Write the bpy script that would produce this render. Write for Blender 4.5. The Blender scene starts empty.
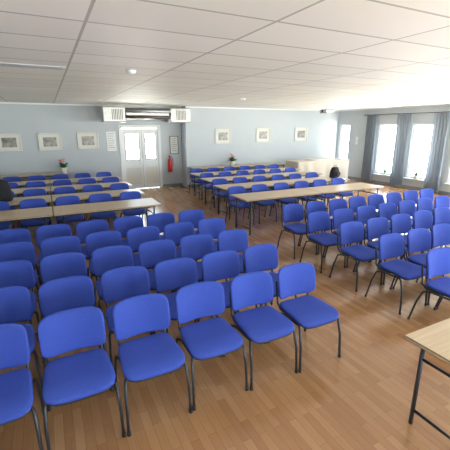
import bpy, bmesh, math, random
from mathutils import Vector, Matrix
random.seed(3)
scene=bpy.context.scene
scene.view_settings.view_transform='Standard'
scene.view_settings.exposure=0.22

# ---------------- materials ----------------
def mat(name,col,rough=.6,metal=0,noise=0,nscale=20,bump=0,bscale=200,spec=None):
    m=bpy.data.materials.new(name); m.use_nodes=True
    nt=m.node_tree; b=nt.nodes['Principled BSDF']
    b.inputs['Base Color'].default_value=(*col,1); b.inputs['Roughness'].default_value=rough
    b.inputs['Metallic'].default_value=metal
    if spec is not None: b.inputs['Specular IOR Level'].default_value=spec
    tc=nt.nodes.new('ShaderNodeTexCoord')
    if noise:
        n=nt.nodes.new('ShaderNodeTexNoise'); n.inputs['Scale'].default_value=nscale; n.inputs['Detail'].default_value=4
        nt.links.new(tc.outputs['Object'],n.inputs['Vector'])
        mx=nt.nodes.new('ShaderNodeMix'); mx.data_type='RGBA'
        mx.inputs[6].default_value=(*[c*(1-noise) for c in col],1)
        mx.inputs[7].default_value=(*[min(1,c*(1+noise)) for c in col],1)
        nt.links.new(n.outputs['Fac'],mx.inputs[0]); nt.links.new(mx.outputs[2],b.inputs['Base Color'])
    if bump:
        n=nt.nodes.new('ShaderNodeTexNoise'); n.inputs['Scale'].default_value=bscale
        nt.links.new(tc.outputs['Object'],n.inputs['Vector'])
        bp=nt.nodes.new('ShaderNodeBump'); bp.inputs['Strength'].default_value=bump; bp.inputs['Distance'].default_value=.004
        nt.links.new(n.outputs['Fac'],bp.inputs['Height']); nt.links.new(bp.outputs[0],b.inputs['Normal'])
    return m
M_blue=mat('blue_fabric',(.038,.078,.41),.85,noise=.15,nscale=60,bump=.25,bscale=350,spec=.35)
M_black=mat('black_plastic',(.018,.019,.024),.5)
M_leg=mat('dark_tube_steel',(.045,.05,.06),.35,metal=.4)
M_wall=mat('wall_paint',(.485,.53,.575),.8,noise=.03,nscale=3)
M_white=mat('white_paint',(.75,.78,.8),.45,noise=.02)
M_frame=mat('frame_wood',(.02,.015,.014),.4,noise=.2)
M_matb=mat('picture_mount',(.70,.70,.66),.7)
M_trim=mat('trim_paint',(.2,.22,.25),.5,noise=.05)
M_steel=mat('galvanised',(.42,.42,.41),.35,metal=.6,noise=.25,nscale=8)
M_darkst=mat('dark_duct',(.10,.09,.08),.4,metal=.5,noise=.3,nscale=6)
M_edge=mat('table_edge',(.05,.035,.025),.5)
M_cloth=mat('table_cloth',(.58,.53,.46),.9,noise=.06,nscale=5)
M_cloth2=mat('table_cloth_white',(.66,.64,.6),.9,noise=.04,nscale=5)
M_red=mat('red_enamel',(.55,.02,.02),.3)
M_leaf=mat('leaf',(.05,.16,.03),.5,noise=.4,nscale=30)
M_flower=mat('petal',(.75,.2,.25),.6,noise=.2)
M_pot=mat('pot_ceramic',(.7,.68,.64),.4,noise=.05)
M_soil=mat('soil',(.05,.03,.02),.95,noise=.4)
M_bag=mat('black_fabric',(.012,.012,.016),.9,bump=.3)
M_chrome=mat('chrome',(.6,.6,.6),.2,metal=1)

def wood(name,c1,c2,scale=(2,30,30),rough=.35):
    m=bpy.data.materials.new(name); m.use_nodes=True; nt=m.node_tree; b=nt.nodes['Principled BSDF']
    tc=nt.nodes.new('ShaderNodeTexCoord'); mp=nt.nodes.new('ShaderNodeMapping'); mp.inputs['Scale'].default_value=scale
    n=nt.nodes.new('ShaderNodeTexNoise'); n.inputs['Scale'].default_value=1.5; n.inputs['Detail'].default_value=6
    cr=nt.nodes.new('ShaderNodeValToRGB'); cr.color_ramp.elements[0].color=(*c1,1); cr.color_ramp.elements[1].color=(*c2,1)
    cr.color_ramp.elements[0].position=.3; cr.color_ramp.elements[1].position=.7
    nt.links.new(tc.outputs['Object'],mp.inputs[0]); nt.links.new(mp.outputs[0],n.inputs[0]); nt.links.new(n.outputs['Fac'],cr.inputs[0])
    nt.links.new(cr.outputs[0],b.inputs['Base Color']); b.inputs['Roughness'].default_value=rough
    return m
M_top=wood('beech_laminate',(.50,.38,.24),(.59,.46,.31))

def floor_mat():
    m=bpy.data.materials.new('parquet'); m.use_nodes=True; nt=m.node_tree; b=nt.nodes['Principled BSDF']; L=nt.links.new
    tc=nt.nodes.new('ShaderNodeTexCoord'); mp=nt.nodes.new('ShaderNodeMapping'); mp.inputs['Rotation'].default_value=(0,0,math.pi/2)
    L(tc.outputs['Object'],mp.inputs[0])
    br=nt.nodes.new('ShaderNodeTexBrick'); br.offset=.37; br.offset_frequency=2; br.squash=1
    br.inputs['Color1'].default_value=(0,0,0,1); br.inputs['Color2'].default_value=(1,1,1,1); br.inputs['Mortar'].default_value=(.2,.2,.2,1)
    br.inputs['Scale'].default_value=1; br.inputs['Mortar Size'].default_value=.001; br.inputs['Brick Width'].default_value=.42; br.inputs['Row Height'].default_value=.065
    br.inputs['Mortar Smooth'].default_value=.2
    L(mp.outputs[0],br.inputs['Vector'])
    mp2=nt.nodes.new('ShaderNodeMapping'); mp2.inputs['Scale'].default_value=(30,2,1); L(tc.outputs['Object'],mp2.inputs[0])
    n=nt.nodes.new('ShaderNodeTexNoise'); n.inputs['Scale'].default_value=2; n.inputs['Detail'].default_value=6; L(mp2.outputs[0],n.inputs[0])
    cr=nt.nodes.new('ShaderNodeValToRGB'); e=cr.color_ramp.elements
    e[0].position=0; e[0].color=(.28,.137,.06,1); e[1].position=1; e[1].color=(.48,.28,.14,1)
    mid=e.new(.5); mid.color=(.385,.205,.097,1)
    mxf=nt.nodes.new('ShaderNodeMath'); mxf.operation='MULTIPLY_ADD'; mxf.inputs[1].default_value=.55
    sc=nt.nodes.new('ShaderNodeMath'); sc.operation='MULTIPLY'; sc.inputs[1].default_value=.45
    L(n.outputs['Fac'],sc.inputs[0]); L(br.outputs['Color'],mxf.inputs[0]); L(sc.outputs[0],mxf.inputs[2]); L(mxf.outputs[0],cr.inputs[0])
    mo=nt.nodes.new('ShaderNodeMix'); mo.data_type='RGBA'; mo.inputs[7].default_value=(.2,.09,.04,1)
    L(br.outputs['Fac'],mo.inputs[0]); L(cr.outputs[0],mo.inputs[6]); L(mo.outputs[2],b.inputs['Base Color'])
    b.inputs['Roughness'].default_value=.17
    b.inputs['Specular IOR Level'].default_value=.65
    return m
M_floor=floor_mat()

def ceil_mat():
    m=bpy.data.materials.new('ceiling_tiles'); m.use_nodes=True; nt=m.node_tree; b=nt.nodes['Principled BSDF']; L=nt.links.new
    tc=nt.nodes.new('ShaderNodeTexCoord')
    br=nt.nodes.new('ShaderNodeTexBrick'); br.offset=0; br.squash=1
    br.inputs['Color1'].default_value=(.84,.83,.78,1); br.inputs['Color2'].default_value=(.91,.90,.85,1); br.inputs['Mortar'].default_value=(.46,.45,.42,1)
    br.inputs['Scale'].default_value=1; br.inputs['Mortar Size'].default_value=.012; br.inputs['Mortar Smooth'].default_value=.1
    br.inputs['Brick Width'].default_value=1.2; br.inputs['Row Height'].default_value=.6
    mp=nt.nodes.new('ShaderNodeMapping'); mp.inputs['Location'].default_value=(.85,.1,0)
    L(tc.outputs['Object'],mp.inputs[0]); L(mp.outputs[0],br.inputs['Vector'])
    n=nt.nodes.new('ShaderNodeTexNoise'); n.inputs['Scale'].default_value=120; L(tc.outputs['Object'],n.inputs[0])
    bp=nt.nodes.new('ShaderNodeBump'); bp.inputs['Strength'].default_value=.2; bp.inputs['Distance'].default_value=.003
    L(n.outputs['Fac'],bp.inputs['Height']); L(bp.outputs[0],b.inputs['Normal'])
    L(br.outputs['Color'],b.inputs['Base Color']); b.inputs['Roughness'].default_value=.6
    return m
M_ceil=ceil_mat()

def curtain_mat():
    m=bpy.data.materials.new('curtain_fabric'); m.use_nodes=True; nt=m.node_tree; b=nt.nodes['Principled BSDF']
    b.inputs['Base Color'].default_value=(.18,.21,.25,1); b.inputs['Roughness'].default_value=.9
    t=nt.nodes.new('ShaderNodeBsdfTranslucent'); t.inputs[0].default_value=(.25,.28,.33,1)
    mx=nt.nodes.new('ShaderNodeMixShader'); mx.inputs[0].default_value=.25
    nt.links.new(b.outputs[0],mx.inputs[1]); nt.links.new(t.outputs[0],mx.inputs[2]); nt.links.new(mx.outputs[0],nt.nodes['Material Output'].inputs[0])
    return m
M_curt=curtain_mat()
def glass_mat():
    m=bpy.data.materials.new('window_glass'); m.use_nodes=True; nt=m.node_tree
    t=nt.nodes.new('ShaderNodeBsdfTransparent'); t.inputs[0].default_value=(.95,.97,.97,1)
    g=nt.nodes.new('ShaderNodeBsdfGlossy'); g.inputs['Roughness'].default_value=.02
    mx=nt.nodes.new('ShaderNodeMixShader'); mx.inputs[0].default_value=.06
    nt.links.new(t.outputs[0],mx.inputs[1]); nt.links.new(g.outputs[0],mx.inputs[2]); nt.links.new(mx.outputs[0],nt.nodes['Material Output'].inputs[0])
    return m
M_glass=glass_mat()
def art_mat(i):
    m=bpy.data.materials.new('print_%d'%i); m.use_nodes=True; nt=m.node_tree; b=nt.nodes['Principled BSDF']
    tc=nt.nodes.new('ShaderNodeTexCoord'); n=nt.nodes.new('ShaderNodeTexNoise'); n.inputs['Scale'].default_value=7+i; n.inputs['Detail'].default_value=5
    cr=nt.nodes.new('ShaderNodeValToRGB'); e=cr.color_ramp.elements; e[0].position=.35; e[0].color=(.08,.08,.09,1); e[1].position=.65; e[1].color=(.40,.38,.34,1)
    nt.links.new(tc.outputs['Object'],n.inputs[0]); nt.links.new(n.outputs['Fac'],cr.inputs[0]); nt.links.new(cr.outputs[0],b.inputs['Base Color'])
    b.inputs['Roughness'].default_value=.3
    return m

# ---------------- mesh helpers ----------------
class MB:
    def __init__(s): s.bm=bmesh.new(); s.mats=[]
    def mi(s,m):
        if m not in s.mats: s.mats.append(m)
        return s.mats.index(m)
    def box(s,lo,hi,m,bev=0,rot=None):
        lo=Vector(lo);hi=Vector(hi);c=(lo+hi)/2;d=hi-lo
        r=bmesh.ops.create_cube(s.bm,size=1); vs=r['verts']
        M=Matrix.Translation(c)@(rot.to_4x4() if rot else Matrix.Identity(4))@Matrix.Diagonal((*d,1))
        bmesh.ops.transform(s.bm,matrix=M,verts=vs)
        fs=set(f for v in vs for f in v.link_faces)
        if bev:
            es=list(set(e for v in vs for e in v.link_edges))
            rr=bmesh.ops.bevel(s.bm,geom=es,offset=bev,segments=2,affect='EDGES',profile=.6)
            fs=[f for f in fs if f.is_valid]+list(rr['faces'])
        k=s.mi(m)
        for f in fs:
            if f.is_valid: f.material_index=k
    def tube(s,pts,r,m,n=8,flat=1.0,closed_caps=True):
        pts=[Vector(p) for p in pts]; rings=[];k=s.mi(m)
        for i,p in enumerate(pts):
            if i==0:t=pts[1]-p
            elif i==len(pts)-1:t=p-pts[i-1]
            else:t=(pts[i+1]-p).normalized()+(p-pts[i-1]).normalized()
            t.normalize()
            up=Vector((1,0,0)) if abs(t.x)<.9 else Vector((0,0,1))
            a=(up-t*up.dot(t)).normalized(); b=t.cross(a)
            rings.append([s.bm.verts.new(p+a*(r*flat*math.cos(2*math.pi*j/n))+b*(r*math.sin(2*math.pi*j/n))) for j in range(n)])
        for i in range(len(rings)-1):
            for j in range(n):
                f=s.bm.faces.new((rings[i][j],rings[i][(j+1)%n],rings[i+1][(j+1)%n],rings[i+1][j])); f.material_index=k; f.smooth=True
        for rg in (rings[0],rings[-1]):
            f=s.bm.faces.new(rg); f.material_index=k
    def lathe(s,prof,c,m,n=20,axis='Z'):
        k=s.mi(m); rings=[]
        for r,z in prof:
            rg=[]
            for j in range(n):
                a=2*math.pi*j/n
                v=Vector((r*math.cos(a),r*math.sin(a),z)) if axis=='Z' else Vector((z,r*math.cos(a),r*math.sin(a)))
                rg.append(s.bm.verts.new(v+Vector(c)))
            rings.append(rg)
        for i in range(len(rings)-1):
            for j in range(n):
                f=s.bm.faces.new((rings[i][j],rings[i][(j+1)%n],rings[i+1][(j+1)%n],rings[i+1][j])); f.material_index=k; f.smooth=True
        for rg in (rings[0],rings[-1]):
            f=s.bm.faces.new(rg); f.material_index=k
    def pad(s,w,h,prof,fn,m,ex=4.5,n=36):
        """prof: list (scale_inset, z) rings; fn maps (x,y,z)->Vector"""
        k=s.mi(m); rings=[]
        for ins,z in prof:
            rg=[]
            for j in range(n):
                a=2*math.pi*(j+.5)/n; ca,sa=math.cos(a),math.sin(a)
                q=(abs(ca)**ex+abs(sa)**ex)**(-1/ex)
                x=q*ca; y=q*sa
                if ins<.2: sx=w/2-ins; sy=h/2-ins
                else: sx=(w/2)*(1-ins); sy=(h/2)*(1-ins)
                rg.append(s.bm.verts.new(fn(x*sx,y*sy,z)))
            rings.append(rg)
        for i in range(len(rings)-1):
            for j in range(n):
                f=s.bm.faces.new((rings[i][j],rings[i][(j+1)%n],rings[i+1][(j+1)%n],rings[i+1][j])); f.material_index=k; f.smooth=True
        for rg,z in ((rings[0],prof[0][1]),(rings[-1],prof[-1][1])):
            c=s.bm.verts.new(fn(0,0,z))
            for j in range(n):
                f=s.bm.faces.new((rg[j],rg[(j+1)%n],c)); f.material_index=k; f.smooth=True
    def mesh(s,name):
        bmesh.ops.recalc_face_normals(s.bm,faces=s.bm.faces)
        me=bpy.data.meshes.new(name); s.bm.to_mesh(me); s.bm.free()
        for m in s.mats: me.materials.append(m)
        return me
def place(name,me,loc=(0,0,0),rz=0,parent=None):
    o=bpy.data.objects.new(name,me); scene.collection.objects.link(o); o.location=loc; o.rotation_euler=(0,0,rz)
    if parent: o.parent=parent
    return o

# ---------------- room ----------------
XL,XR,YF,YB,YB2,H=-3.0,11.5,-3.5,12.5,12.0,2.82
XS=4.45
def wall(name,axis,fixed,thick,u0,u1,z0,z1,holes,m):
    """axis 'Y': wall at y=fixed spans x u0..u1 ; axis 'X': wall at x=fixed spans y"""
    b=MB(); us=sorted(set([u0,u1]+[h[0] for h in holes]+[h[1] for h in holes]))
    for a,c in zip(us[:-1],us[1:]):
        mid=(a+c)/2; hs=sorted([h for h in holes if h[0]<mid<h[1]],key=lambda h:h[2]); z=z0
        segs=[]
        for h in hs:
            if h[2]>z: segs.append((z,h[2]))
            z=h[3]
        if z<z1: segs.append((z,z1))
        for s0,s1 in segs:
            f0,f1=sorted((fixed,fixed+thick))
            if axis=='Y': b.box((a,f0,s0),(c,f1,s1),m)
            else: b.box((f0,a,s0),(f1,c,s1),m)
    return place(name,b.mesh(name))
DX0,DX1,DH=2.3,3.6,2.12
wall('wall_back','Y',YB,.2,XL-.2,XS+.1,0,H,[(DX0,DX1,0,DH)],M_wall)
wall('wall_back_right','Y',YB2,.7,XS,XR+.2,0,H,[],M_wall)
WZ0,WZ1=.38,2.25
rw=[(11.3,11.85),(8.9,9.8),(7.5,8.4),(5.6,6.9),(3.8,5.1),(1.9,3.2),(.1,1.4),(-1.5,-.2),(-3.1,-1.8)]
wall('wall_right','X',XR,.2,YF-.2,YB2,0,H,[(a,b,WZ0,WZ1) for a,b in rw],M_wall)
wall('wall_left','X',XL,-.2,YF-.2,YB,0,H,[],M_wall)
fw=[(.2,2.2),(2.8,4.8),(5.4,7.4),(8,10)]
wall('wall_front','Y',YF,-.2,XL,XR,0,H,[(a,b,.8,2.3) for a,b in fw],M_wall)
b=MB(); b.box((XL-.2,YF-.2,-.1),(XR+.2,YB+.2,0),M_floor); place('floor',b.mesh('floor'))
b=MB(); b.box((XL-.2,YF-.2,H),(XR+.2,YB+.2,H+.1),M_ceil); place('ceiling',b.mesh('ceiling'))
# baseboards
for nm,lo,hi in [('baseboard_back',(XL,YB-.015,0),(DX0-.08,YB,.1)),('baseboard_back_b',(DX1+.08,YB-.015,0),(XS,YB,.1)),
    ('baseboard_back_right',(XS,YB2-.015,0),(XR,YB2,.1)),('baseboard_right',(XR-.015,YF,0),(XR,YB2-.015,.1)),('baseboard_left',(XL,YF,0),(XL+.015,YB-.015,.1))]:
    b=MB(); b.box(lo,hi,M_trim,.003); place(nm,b.mesh(nm))
b=MB(); b.box((XL,YB-.03,H-.04),(XS,YB,H),M_white); b.box((XS,YB2-.03,H-.04),(XR,YB2,H),M_white); b.box((XR-.03,YF,H-.04),(XR,YB2-.03,H),M_white); place('trim_1',b.mesh('trim'))
# windows
wn=0
def window(axis,fixed,thick,u0,u1,z0,z1,mull=True):
    global wn; wn+=1
    b=MB()
    def bx(ua,ub,za,zb,d0,d1,m,bev=.004):
        f0,f1=sorted((fixed+d0*thick,fixed+d1*thick))
        if axis=='Y': b.box((ua,f0,za),(ub,f1,zb),m,bev)
        else: b.box((f0,ua,za),(f1,ub,zb),m,bev)
    w=.06
    bx(u0,u0+w,z0,z1,.2,.6,M_white); bx(u1-w,u1,z0,z1,.2,.6,M_white)
    bx(u0+w,u1-w,z0,z0+w,.2,.6,M_white); bx(u0+w,u1-w,z1-w,z1,.2,.6,M_white)
    if u1-u0>1.4:
        c=(u0+u1)/2; bx(c-.03,c+.03,z0+w,z1-w,.22,.58,M_white)
    if mull: bx(u0+w,u1-w,z1-.5,z1-.45,.24,.56,M_white)
    bx(u0+w,u1-w,z0+w,z1-w,.38,.42,M_glass,0)
    # sill
    bx(u0-.05,u1+.05,z0-.03,z0,-.6,.2,M_white)
    o=place('window_%d'%wn,b.mesh('window'))
    l=bpy.data.lights.new('daylight_portal','AREA'); l.shape='RECTANGLE'; l.cycles.is_portal=True
    l.size=(u1-u0); l.size_y=(z1-z0)
    lo=bpy.data.objects.new('daylight_portal',l); scene.collection.objects.link(lo)
    sg=1 if thick>0 else -1
    p=fixed+thick*1.1
    if axis=='X': lo.location=(p,(u0+u1)/2,(z0+z1)/2); d=Vector((-sg,0,0))
    else: lo.location=((u0+u1)/2,p,(z0+z1)/2); d=Vector((0,-sg,0))
    lo.rotation_euler=d.to_track_quat('-Z','Y').to_euler()
for a,c in rw: window('X',XR,.2,a,c,WZ0,WZ1)
for a,c in fw: window('Y',YF,-.2,a,c,.8,2.3)

# curtains
def curtain(y0,y1,z0=.06,z1=2.56):
    b=MB();k=b.mi(M_curt); n=60; rows=14; g=[]
    ph=random.random()*6
    for r in range(rows+1):
        t=r/rows; row=[]
        for i in range(n+1):
            u=i/n; y=y0+(y1-y0)*u
            amp=.02+.02*t
            row.append(b.bm.verts.new((XR-.19+amp*math.sin(u*(y1-y0)/.11*2*math.pi+ph+.4*math.sin(t*3)),y,z1-(z1-z0)*t)))
        g.append(row)
    for r in range(rows):
        for i in range(n):
            f=b.bm.faces.new((g[r][i],g[r][i+1],g[r+1][i+1],g[r+1][i])); f.smooth=True
    return b.mesh('curtain')
for y0,y1 in [(9.75,10.3),(8.38,8.92),(7.05,7.55),(5.13,5.58),(3.3,3.75)]:
    place('curtain',curtain(y0,y1))
b=MB(); b.tube([(XR-.19,3.3,2.58),(XR-.19,10.45,2.58)],.014,M_leg)
for y in (3.5,5.5,7.3,9.0,10.4): b.box((XR-.19,y-.012,2.57),(XR,y+.012,2.6),M_leg)
place('curtain_rod',b.mesh('rod'))

# door (double leaf with glazing)
b=MB()
fy0,fy1=YB-.02,YB+.12
b.box((DX0-.07,fy0,0),(DX0+.03,fy1,DH),M_white,.004); b.box((DX1-.03,fy0,0),(DX1+.07,fy1,DH),M_white,.004); b.box((DX0-.07,fy0,DH-.03),(DX1+.07,fy1,DH+.07),M_white,.004)
def leaf(x0,x1,wx0,wx1,wz0,wz1):
    y0,y1=YB+.02,YB+.07
    b.box((x0,y0,.01),(wx0,y1,DH-.04),M_white); b.box((wx1,y0,.01),(x1,y1,DH-.04),M_white)
    b.box((wx0,y0,.01),(wx1,y1,wz0),M_white); b.box((wx0,y0,wz1),(wx1,y1,DH-.04),M_white)
    b.box((wx0,y0+.02,wz0),(wx1,y0+.03,wz1),M_glass)
    t=.025
    for q in ((wx0-t,wx0,wz0-t,wz1+t),(wx1,wx1+t,wz0-t,wz1+t)): b.box((q[0],y0-.012,q[2]),(q[1],y0,q[3]),M_trim)
    for q in ((wx0,wx1,wz0-t,wz0),(wx0,wx1,wz1,wz1+t)): b.box((q[0],y0-.012,q[2]),(q[1],y0,q[3]),M_trim)
    b.box((wx0-.05,y0-.005,.15),(wx1+.05,y0,.75),M_matb)
xm=3.0
leaf(DX0+.03,xm-.004,DX0+.15,xm-.12,1.05,1.9); leaf(xm+.004,DX1-.03,xm+.13,DX1-.13,1.05,1.9)
b.box((xm-.004,YB+.03,.01),(xm+.004,YB+.035,DH-.04),M_black)
b.tube([(xm-.06,YB+.02,1.0),(xm-.06,YB-.04,1.0),(xm-.18,YB-.04,1.0)],.01,M_chrome)
b.box((xm-.08,YB+.01,.92),(xm-.04,YB+.02,1.06),M_chrome)
place('door_1',b.mesh('door'))

# warm-air heater above door
b=MB()
z0,z1=2.27,2.74; y0=11.65; y1=11.97
b.box((1.65,y0,z0),(2.33,y1,z1),M_steel,.03)
b.box((3.8,y0,z0),(4.5,y1,z1),M_steel,.03)
b.box((2.33,y0+.05,z0+.1),(3.8,y1,z1-.04),M_darkst,.04)
b.tube([(2.33,y0+.04,z1-.12),(3.8,y0+.04,z1-.12)],.055,M_steel,12)
b.tube([(2.33,y0+.04,z1-.3),(3.8,y0+.04,z1-.3)],.05,M_darkst,12)
for x in (1.8,2.2,3.9): b.box((x-.02,y1-.02,z1-.12),(x+.02,YB,z1-.06),M_steel)
for i in range(7):
    b.box((1.92+i*.05,y0-.006,z0+.08),(1.945+i*.05,y0,z1-.08),M_darkst)
for i in range(7): b.box((4.0+i*.05,y0-.006,z0+.08),(4.025+i*.05,y0,z1-.08),M_darkst)
place('air_curtain_heater',b.mesh('heater'))

# posters, notice board
def panel(name,x0,x1,z0,z1,y,m,fr=None):
    b=MB(); b.box((x0,y-.012,z0),(x1,y,z1),m,.002)
    if fr:
        b.box((x0-.02,y-.02,z0-.02),(x0,y,z1+.02),fr); b.box((x1,y-.02,z0-.02),(x1+.02,y,z1+.02),fr)
        b.box((x0,y-.02,z0-.02),(x1,y,z0),fr); b.box((x0,y-.02,z1),(x1,y,z1+.02),fr)
    for i in range(7):
        zz=z1-.06-i*(z1-z0-.1)/7
        b.box((x0+.04,y-.0135,zz-.012),(x1-.04-(i%3)*.03,y-.012,zz),M_trim)
    return place(name,b.mesh(name))
panel('notice_poster',1.82,2.12,1.35,1.98,YB,M_white)
panel('notice_board',4.02,4.3,1.2,1.8,YB,M_matb,M_frame)
# extinguisher
b=MB(); c=(3.95,YB-.11,.55)
b.lathe([(.0,0),(.07,.0),(.08,.02),(.08,.4),(.065,.46),(.03,.5),(.025,.54)],c,M_red)
b.box((3.93,YB-.13,1.08),(3.97,YB-.06,1.12),M_black); b.tube([(3.97,YB-.12,1.09),(4.05,YB-.12,1.05),(4.06,YB-.12,.75)],.012,M_black)
b.tube([(3.95,YB-.17,1.12),(3.95,YB-.04,1.14)],.012,M_black); b.box((3.91,YB-.04,.7),(3.99,YB,.95),M_black)
place('fire_extinguisher',b.mesh('ext'))
b=MB(); b.box((XR-.02,10.8,1.45),(XR,10.92,1.75),M_white,.004); b.box((XR-.028,10.83,1.55),(XR-.02,10.89,1.65),M_matb); place('thermostat',b.mesh('thermostat'))

# framed pictures
def picture(x,z,y,i,w=.56,h=.44):
    b=MB(); t=.045
    b.box((-w/2,-.008,-h/2),(w/2,0,h/2),M_matb)
    b.box((-w/2+.09,-.010,-h/2+.08),(w/2-.09,-.008,h/2-.08),art_mat(i))
    b.box((-w/2-t,-.025,-h/2-t),(-w/2,0,h/2+t),M_frame,.003); b.box((w/2,-.025,-h/2-t),(w/2+t,0,h/2+t),M_frame,.003)
    b.box((-w/2,-.025,-h/2-t),(w/2,0,-h/2),M_frame,.003); b.box((-w/2,-.025,h/2),(w/2,0,h/2+t),M_frame,.003)
    place('framed_picture',b.mesh('picture'),(x,y,z))
for i,(x,z,y) in enumerate([(-.98,1.68,YB),(.12,1.68,YB),(1.24,1.7,YB),(5.9,1.8,YB2),(7.65,1.83,YB2),(9.5,1.85,YB2)]): picture(x,z,y,i)

# ---------------- chair ----------------
def chair_mesh():
    b=MB()
    def seatf(x,y,z):
        zz=.425+z-.03*max(0,(-y-.08)/.14)**2+.012*(abs(x)/.22)**2+.012*max(0,(y-.05)/.16)**2
        return Vector((x*(1-.06*(y/.22)),y-.01,zz))
    b.pad(.43,.42,[(.03,-.006),(.0,0),(.0,.012)],seatf,M_black,6)
    b.pad(.44,.43,[(.012,.008),(.0,.018),(.0,.030),(.006,.038),(.02,.043),(.35,.047),(.7,.046)],seatf,M_blue,6)
    def backf(x,y,z):
        Z=.665+y*.985; Y=.225+y*.17-z-.06*(x/.23)**2+.02*(y/.16)**2*.5
        return Vector((x,Y,Z))
    b.pad(.42,.29,[(.04,-.02),(.01,-.014),(.0,0)],backf,M_black,6)
    b.pad(.44,.31,[(.010,-.006),(.0,.0),(.0,.012),(.006,.020),(.02,.024),(.35,.028),(.7,.028)],backf,M_blue,6)
    for s in (-1,1):
        x=s*.205
        xo=s*.234
        b.tube([(xo,-.225,.012),(s*.23,-.21,.25),(s*.222,-.175,.39),(x,-.14,.412),(x,.1,.408),(s*.222,.17,.385),(s*.23,.22,.25),(xo,.275,.012)],.0115,M_leg,8,1.0)
        b.tube([(s*.17,.02,.41),(s*.18,.17,.415),(s*.185,.215,.46),(s*.185,.235,.58),(s*.185,.25,.68)],.011,M_leg,8)
        b.tube([(xo,-.2255,0),(xo,-.225,.03)],.0145,M_black,8); b.tube([(xo,.2755,0),(xo,.2745,.03)],.0145,M_black,8)
    b.tube([(-.205,-.12,.405),(.205,-.12,.405)],.010,M_leg); b.tube([(-.205,.1,.4),(.205,.1,.4)],.010,M_leg)
    return b.mesh('chair')
CH=chair_mesh()
SP=.502
def chair(x,y,j=1.0,rz=0):
    place('stacking_chair',CH,(x+random.uniform(-.002,.002)*j,y+random.uniform(-.01,.01)*j,0),rz+random.uniform(-.012,.012)*j)
BO=.26
for ri,Y in enumerate([2.58,3.22,3.9,4.56,5.22]):
    for c in range(7 if ri<4 else 8):
        chair(2.02-c*SP-(.06 if ri==4 else 0),Y-BO)
for Y,n in [(2.24,3),(2.86,5),(3.52,6),(4.19,7),(4.86,8)]:
    for c in range(n): chair(3.7+c*(SP+.01),Y-BO)

# ---------------- tables ----------------
def table_mesh(L,D=.7,Hh=.74):
    b=MB()
    b.box((-L/2,-D/2,Hh-.004),(L/2,D/2,Hh),M_top,.0015)
    b.box((-L/2-.002,-D/2-.002,Hh-.028),(L/2+.002,D/2+.002,Hh-.004),M_edge,.003)
    for s in (-1,1):
        x=s*(L/2-.13); r=.013
        for t in (-1,1):
            b.tube([(x,t*(D/2-.06),Hh-.03),(x,t*(D/2-.06),.0)],.0155,M_leg)
        b.tube([(x,-D/2+.06,.12),(x,D/2-.06,.12)],.011,M_leg)
        b.tube([(x,-D/2+.06,.55),(x,D/2-.06,.55)],.011,M_leg)
        b.tube([(x,0,.55),(x-s*.32,0,Hh-.03)],.009,M_leg)
        b.tube([(x,-D/2+.03,Hh-.036),(x,D/2-.03,Hh-.036)],.012,M_leg)
    for t in (-1,1): b.box((-L/2+.1,t*(D/2-.07)-.012,Hh-.055),(L/2-.1,t*(D/2-.07)+.012,Hh-.028),M_leg)
    return b.mesh('table')
T18=table_mesh(1.8); T19=table_mesh(1.9); T14=table_mesh(1.4,.7)
def table(me,x,y,rz=0): place('folding_table',me,(x,y,0),rz)
for Y in (6.2,7.45,8.7,9.95):
    table(T18,.88,Y+.35); table(T18,-.94,Y+.35)
    for c in range(6):
        chair(1.45-c*.6,Y+.7+.25,1)
for Y,x0 in ((5.8,3.35),(7.1,3.55),(8.4,3.75),(9.6,3.9)):
    table(T19,x0+.96,Y+.35); table(T19,x0+2.88,Y+.35)
    for c in range(6): chair(x0+.4+c*.61,Y+.7+.25,1)
table(T18,-.4,YB-.4)
table(T19,5.45,YB2-.38); table(T19,7.4,YB2-.38)
table(T14,2.03+.705,1.33-.35)

# cloth-covered buffet table
b=MB(); k=b.mi(M_cloth)
X0,X1,Y0,Y1,ZT=8.15,10.65,10.35,11.15,.9
def perim(t,off):
    L=[(X0,Y0),(X1,Y0),(X1,Y1),(X0,Y1)]
    lens=[X1-X0,Y1-Y0,X1-X0,Y1-Y0]; T=sum(lens)*t
    for i in range(4):
        if T<=lens[i] or i==3:
            a=Vector(L[i]);c=Vector(L[(i+1)%4]); p=a+(c-a)*(T/lens[i]); nn=Vector(((c-a).y,-(c-a).x)).normalized(); return p+nn*off
        T-=lens[i]
n=220; rings=[]
for zi in range(11):
    t=zi/10; z=ZT-.01-(ZT-.03)*t; rg=[]
    for j in range(n):
        p=perim(j/n,.05*t+.05*t*math.sin(j*.42+1.3*math.sin(j*.11))); rg.append(b.bm.verts.new((p.x,p.y,z)))
    rings.append(rg)
for i in range(10):
    for j in range(n):
        f=b.bm.faces.new((rings[i][j],rings[i][(j+1)%n],rings[i+1][(j+1)%n],rings[i+1][j])); f.material_index=k; f.smooth=True
b.box((X0-.005,Y0-.005,ZT-.02),(X1+.005,Y1+.005,ZT),M_cloth2,.006)
for x in (X0+.1,X1-.1):
    for y in (Y0+.1,Y1-.1): b.tube([(x,y,0),(x,y,ZT-.02)],.02,M_leg)
b.pad(1.2,.6,[(.01,0),(0,.01),(.0,.03),(.02,.05),(.3,.055)],lambda x,y,z:Vector((9.5+x,10.75+y,ZT+z)),M_cloth2)
place('cloth_covered_table',b.mesh('cloth_table'))

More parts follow.
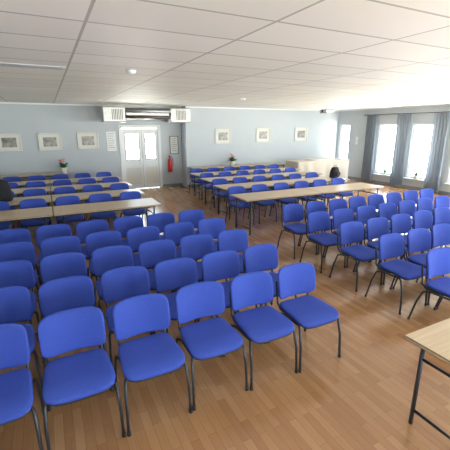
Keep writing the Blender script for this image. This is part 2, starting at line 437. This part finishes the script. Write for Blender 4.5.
# plants
def plant(name,x,y,z,fl=False,s=1.0):
    b=MB()
    b.lathe([(.05*s,0),(.055*s,.005),(.075*s,.11*s),(.08*s,.12*s),(.07*s,.12*s),(.068*s,.105*s)],(0,0,0),M_pot)
    b.lathe([(.001,.108*s),(.069*s,.108*s)],(0,0,0),M_soil)
    kl=b.mi(M_leaf)
    for i in range(34):
        a=random.uniform(0,6.28); L=random.uniform(.12,.24)*s; el=random.uniform(.3,1.3); w=.025*s
        d=Vector((math.cos(a),math.sin(a),0)); sd=Vector((-d.y,d.x,0)); base=Vector((0,0,.11*s))+d*.02*s
        prev=None
        for q in range(6):
            t=q/5; p=base+d*(L*math.cos(el)*t)+Vector((0,0,L*(math.sin(el)*t-.35*t*t)))
            ww=w*math.sin(math.pi*(.08+.9*t))
            v=(b.bm.verts.new(p+sd*ww),b.bm.verts.new(p-sd*ww))
            if prev:
                f=b.bm.faces.new((prev[0],v[0],v[1],prev[1])); f.material_index=kl; f.smooth=True
            prev=v
    if fl:
        for i in range(9):
            a=random.uniform(0,6.28); r=random.uniform(.0,.09)*s
            c=(r*math.cos(a),r*math.sin(a),random.uniform(.24,.32)*s)
            b.tube([(c[0]*.2,c[1]*.2,.1*s),c],.003,M_leaf,5)
            b.lathe([(.004,-.015),(.022*s,0),(.026*s,.01),(.012*s,.02)],c,M_flower,8)
    place(name,b.mesh(name),(x,y,z))
plant('potted_flower',6.1,YB2-.36,.742,True,1.4)
plant('potted_flower',.45,YB-.4,.742,True,1.4) if False else plant('potted_flower',.4,YB-.4,.742,True,1.4)
plant('potted_plant',XR-.035,8.0,WZ0+.001,False,1.0)
plant('potted_plant',XR-.035,9.3,WZ0+.001,False,.9)

def bag(x,y,z,s=1):
    b=MB()
    b.pad(.34*s,.2*s,[(.03,0),(.0,.02),(.0,.12),(.01,.2),(.03,.26),(.3,.29),(.7,.30)],lambda px,py,pz:Vector((px*(1-.3*pz),py,pz*s)),M_bag,3)
    b.tube([(-.06,0,.29*s),(-.05,0,.35*s),(.05,0,.35*s),(.06,0,.29*s)],.01,M_black)
    b.pad(.22*s,.12*s,[(.02,.0),(.0,.01),(.0,.04),(.3,.05)],lambda px,py,pz:Vector((px,-.1*s-pz*.6,.11*s+py)),M_bag,3)
    place('black_bag',b.mesh('bag'),(x,y,z),.3)
bag(7.2,7.5,.742)
bag(-.93,7.8,.742,1.4)

# ceiling fittings
for p in ((1.1,4.93,H),(4.6,8.2,H)):
    b=MB(); b.lathe([(.01,-.045),(.045,-.042),(.06,-.02),(.062,0)],p,M_white); place('smoke_detector',b.mesh('smoke'))
b=MB(); b.box((-.83,5.03,H-.006),(.33,5.27,H),M_white,.001)
for i in range(5): b.box((-.8,5.06+i*.043,H-.009),(.3,5.072+i*.043,H-.005),M_trim)
place('ceiling_vent',b.mesh('vent'))
b=MB(); b.tube([(0,0,0),(0,0,-.16)],.02,M_white); b.box((-.17,-.13,-.27),(.17,.13,-.16),M_black,.02); b.lathe([(.03,0),(.035,.03),(.03,.035)],(-.2,0,-.21),M_black,16,'X')
place('ceiling_projector',b.mesh('proj'),(8.1,9.0,H))

# ---------------- world ----------------
w=bpy.data.worlds.new('sky_boosted_ground'); scene.world=w; w.use_nodes=True; nt=w.node_tree
bg=nt.nodes['Background']; tc=nt.nodes.new('ShaderNodeTexCoord'); sp=nt.nodes.new('ShaderNodeSeparateXYZ')
cr=nt.nodes.new('ShaderNodeValToRGB'); e=cr.color_ramp.elements
mr=nt.nodes.new('ShaderNodeMapRange'); mr.inputs[1].default_value=-1; mr.inputs[2].default_value=1
e[0].position=.0; e[0].color=(1,.97,.88,1); e[1].position=1; e[1].color=(.30,.37,.46,1)
q=e.new(.48); q.color=(1,.98,.90,1); q=e.new(.53); q.color=(.41,.46,.51,1)  # unseen ground below the horizon glows brighter than the sky, added to lift the ceiling
nt.links.new(tc.outputs['Generated'],sp.inputs[0]); nt.links.new(sp.outputs['Z'],mr.inputs[0]); nt.links.new(mr.outputs[0],cr.inputs[0])
nt.links.new(cr.outputs[0],bg.inputs[0]); bg.inputs[1].default_value=32.0

# ---------------- camera ----------------
cd=bpy.data.cameras.new('camera'); cam=bpy.data.objects.new('camera',cd); scene.collection.objects.link(cam)
cam.location=(0,0,2.1); cam.rotation_euler=(math.radians(74.5),0,math.radians(-26.5)); cd.sensor_width=36; cd.lens=28; cd.clip_start=.05
scene.camera=cam
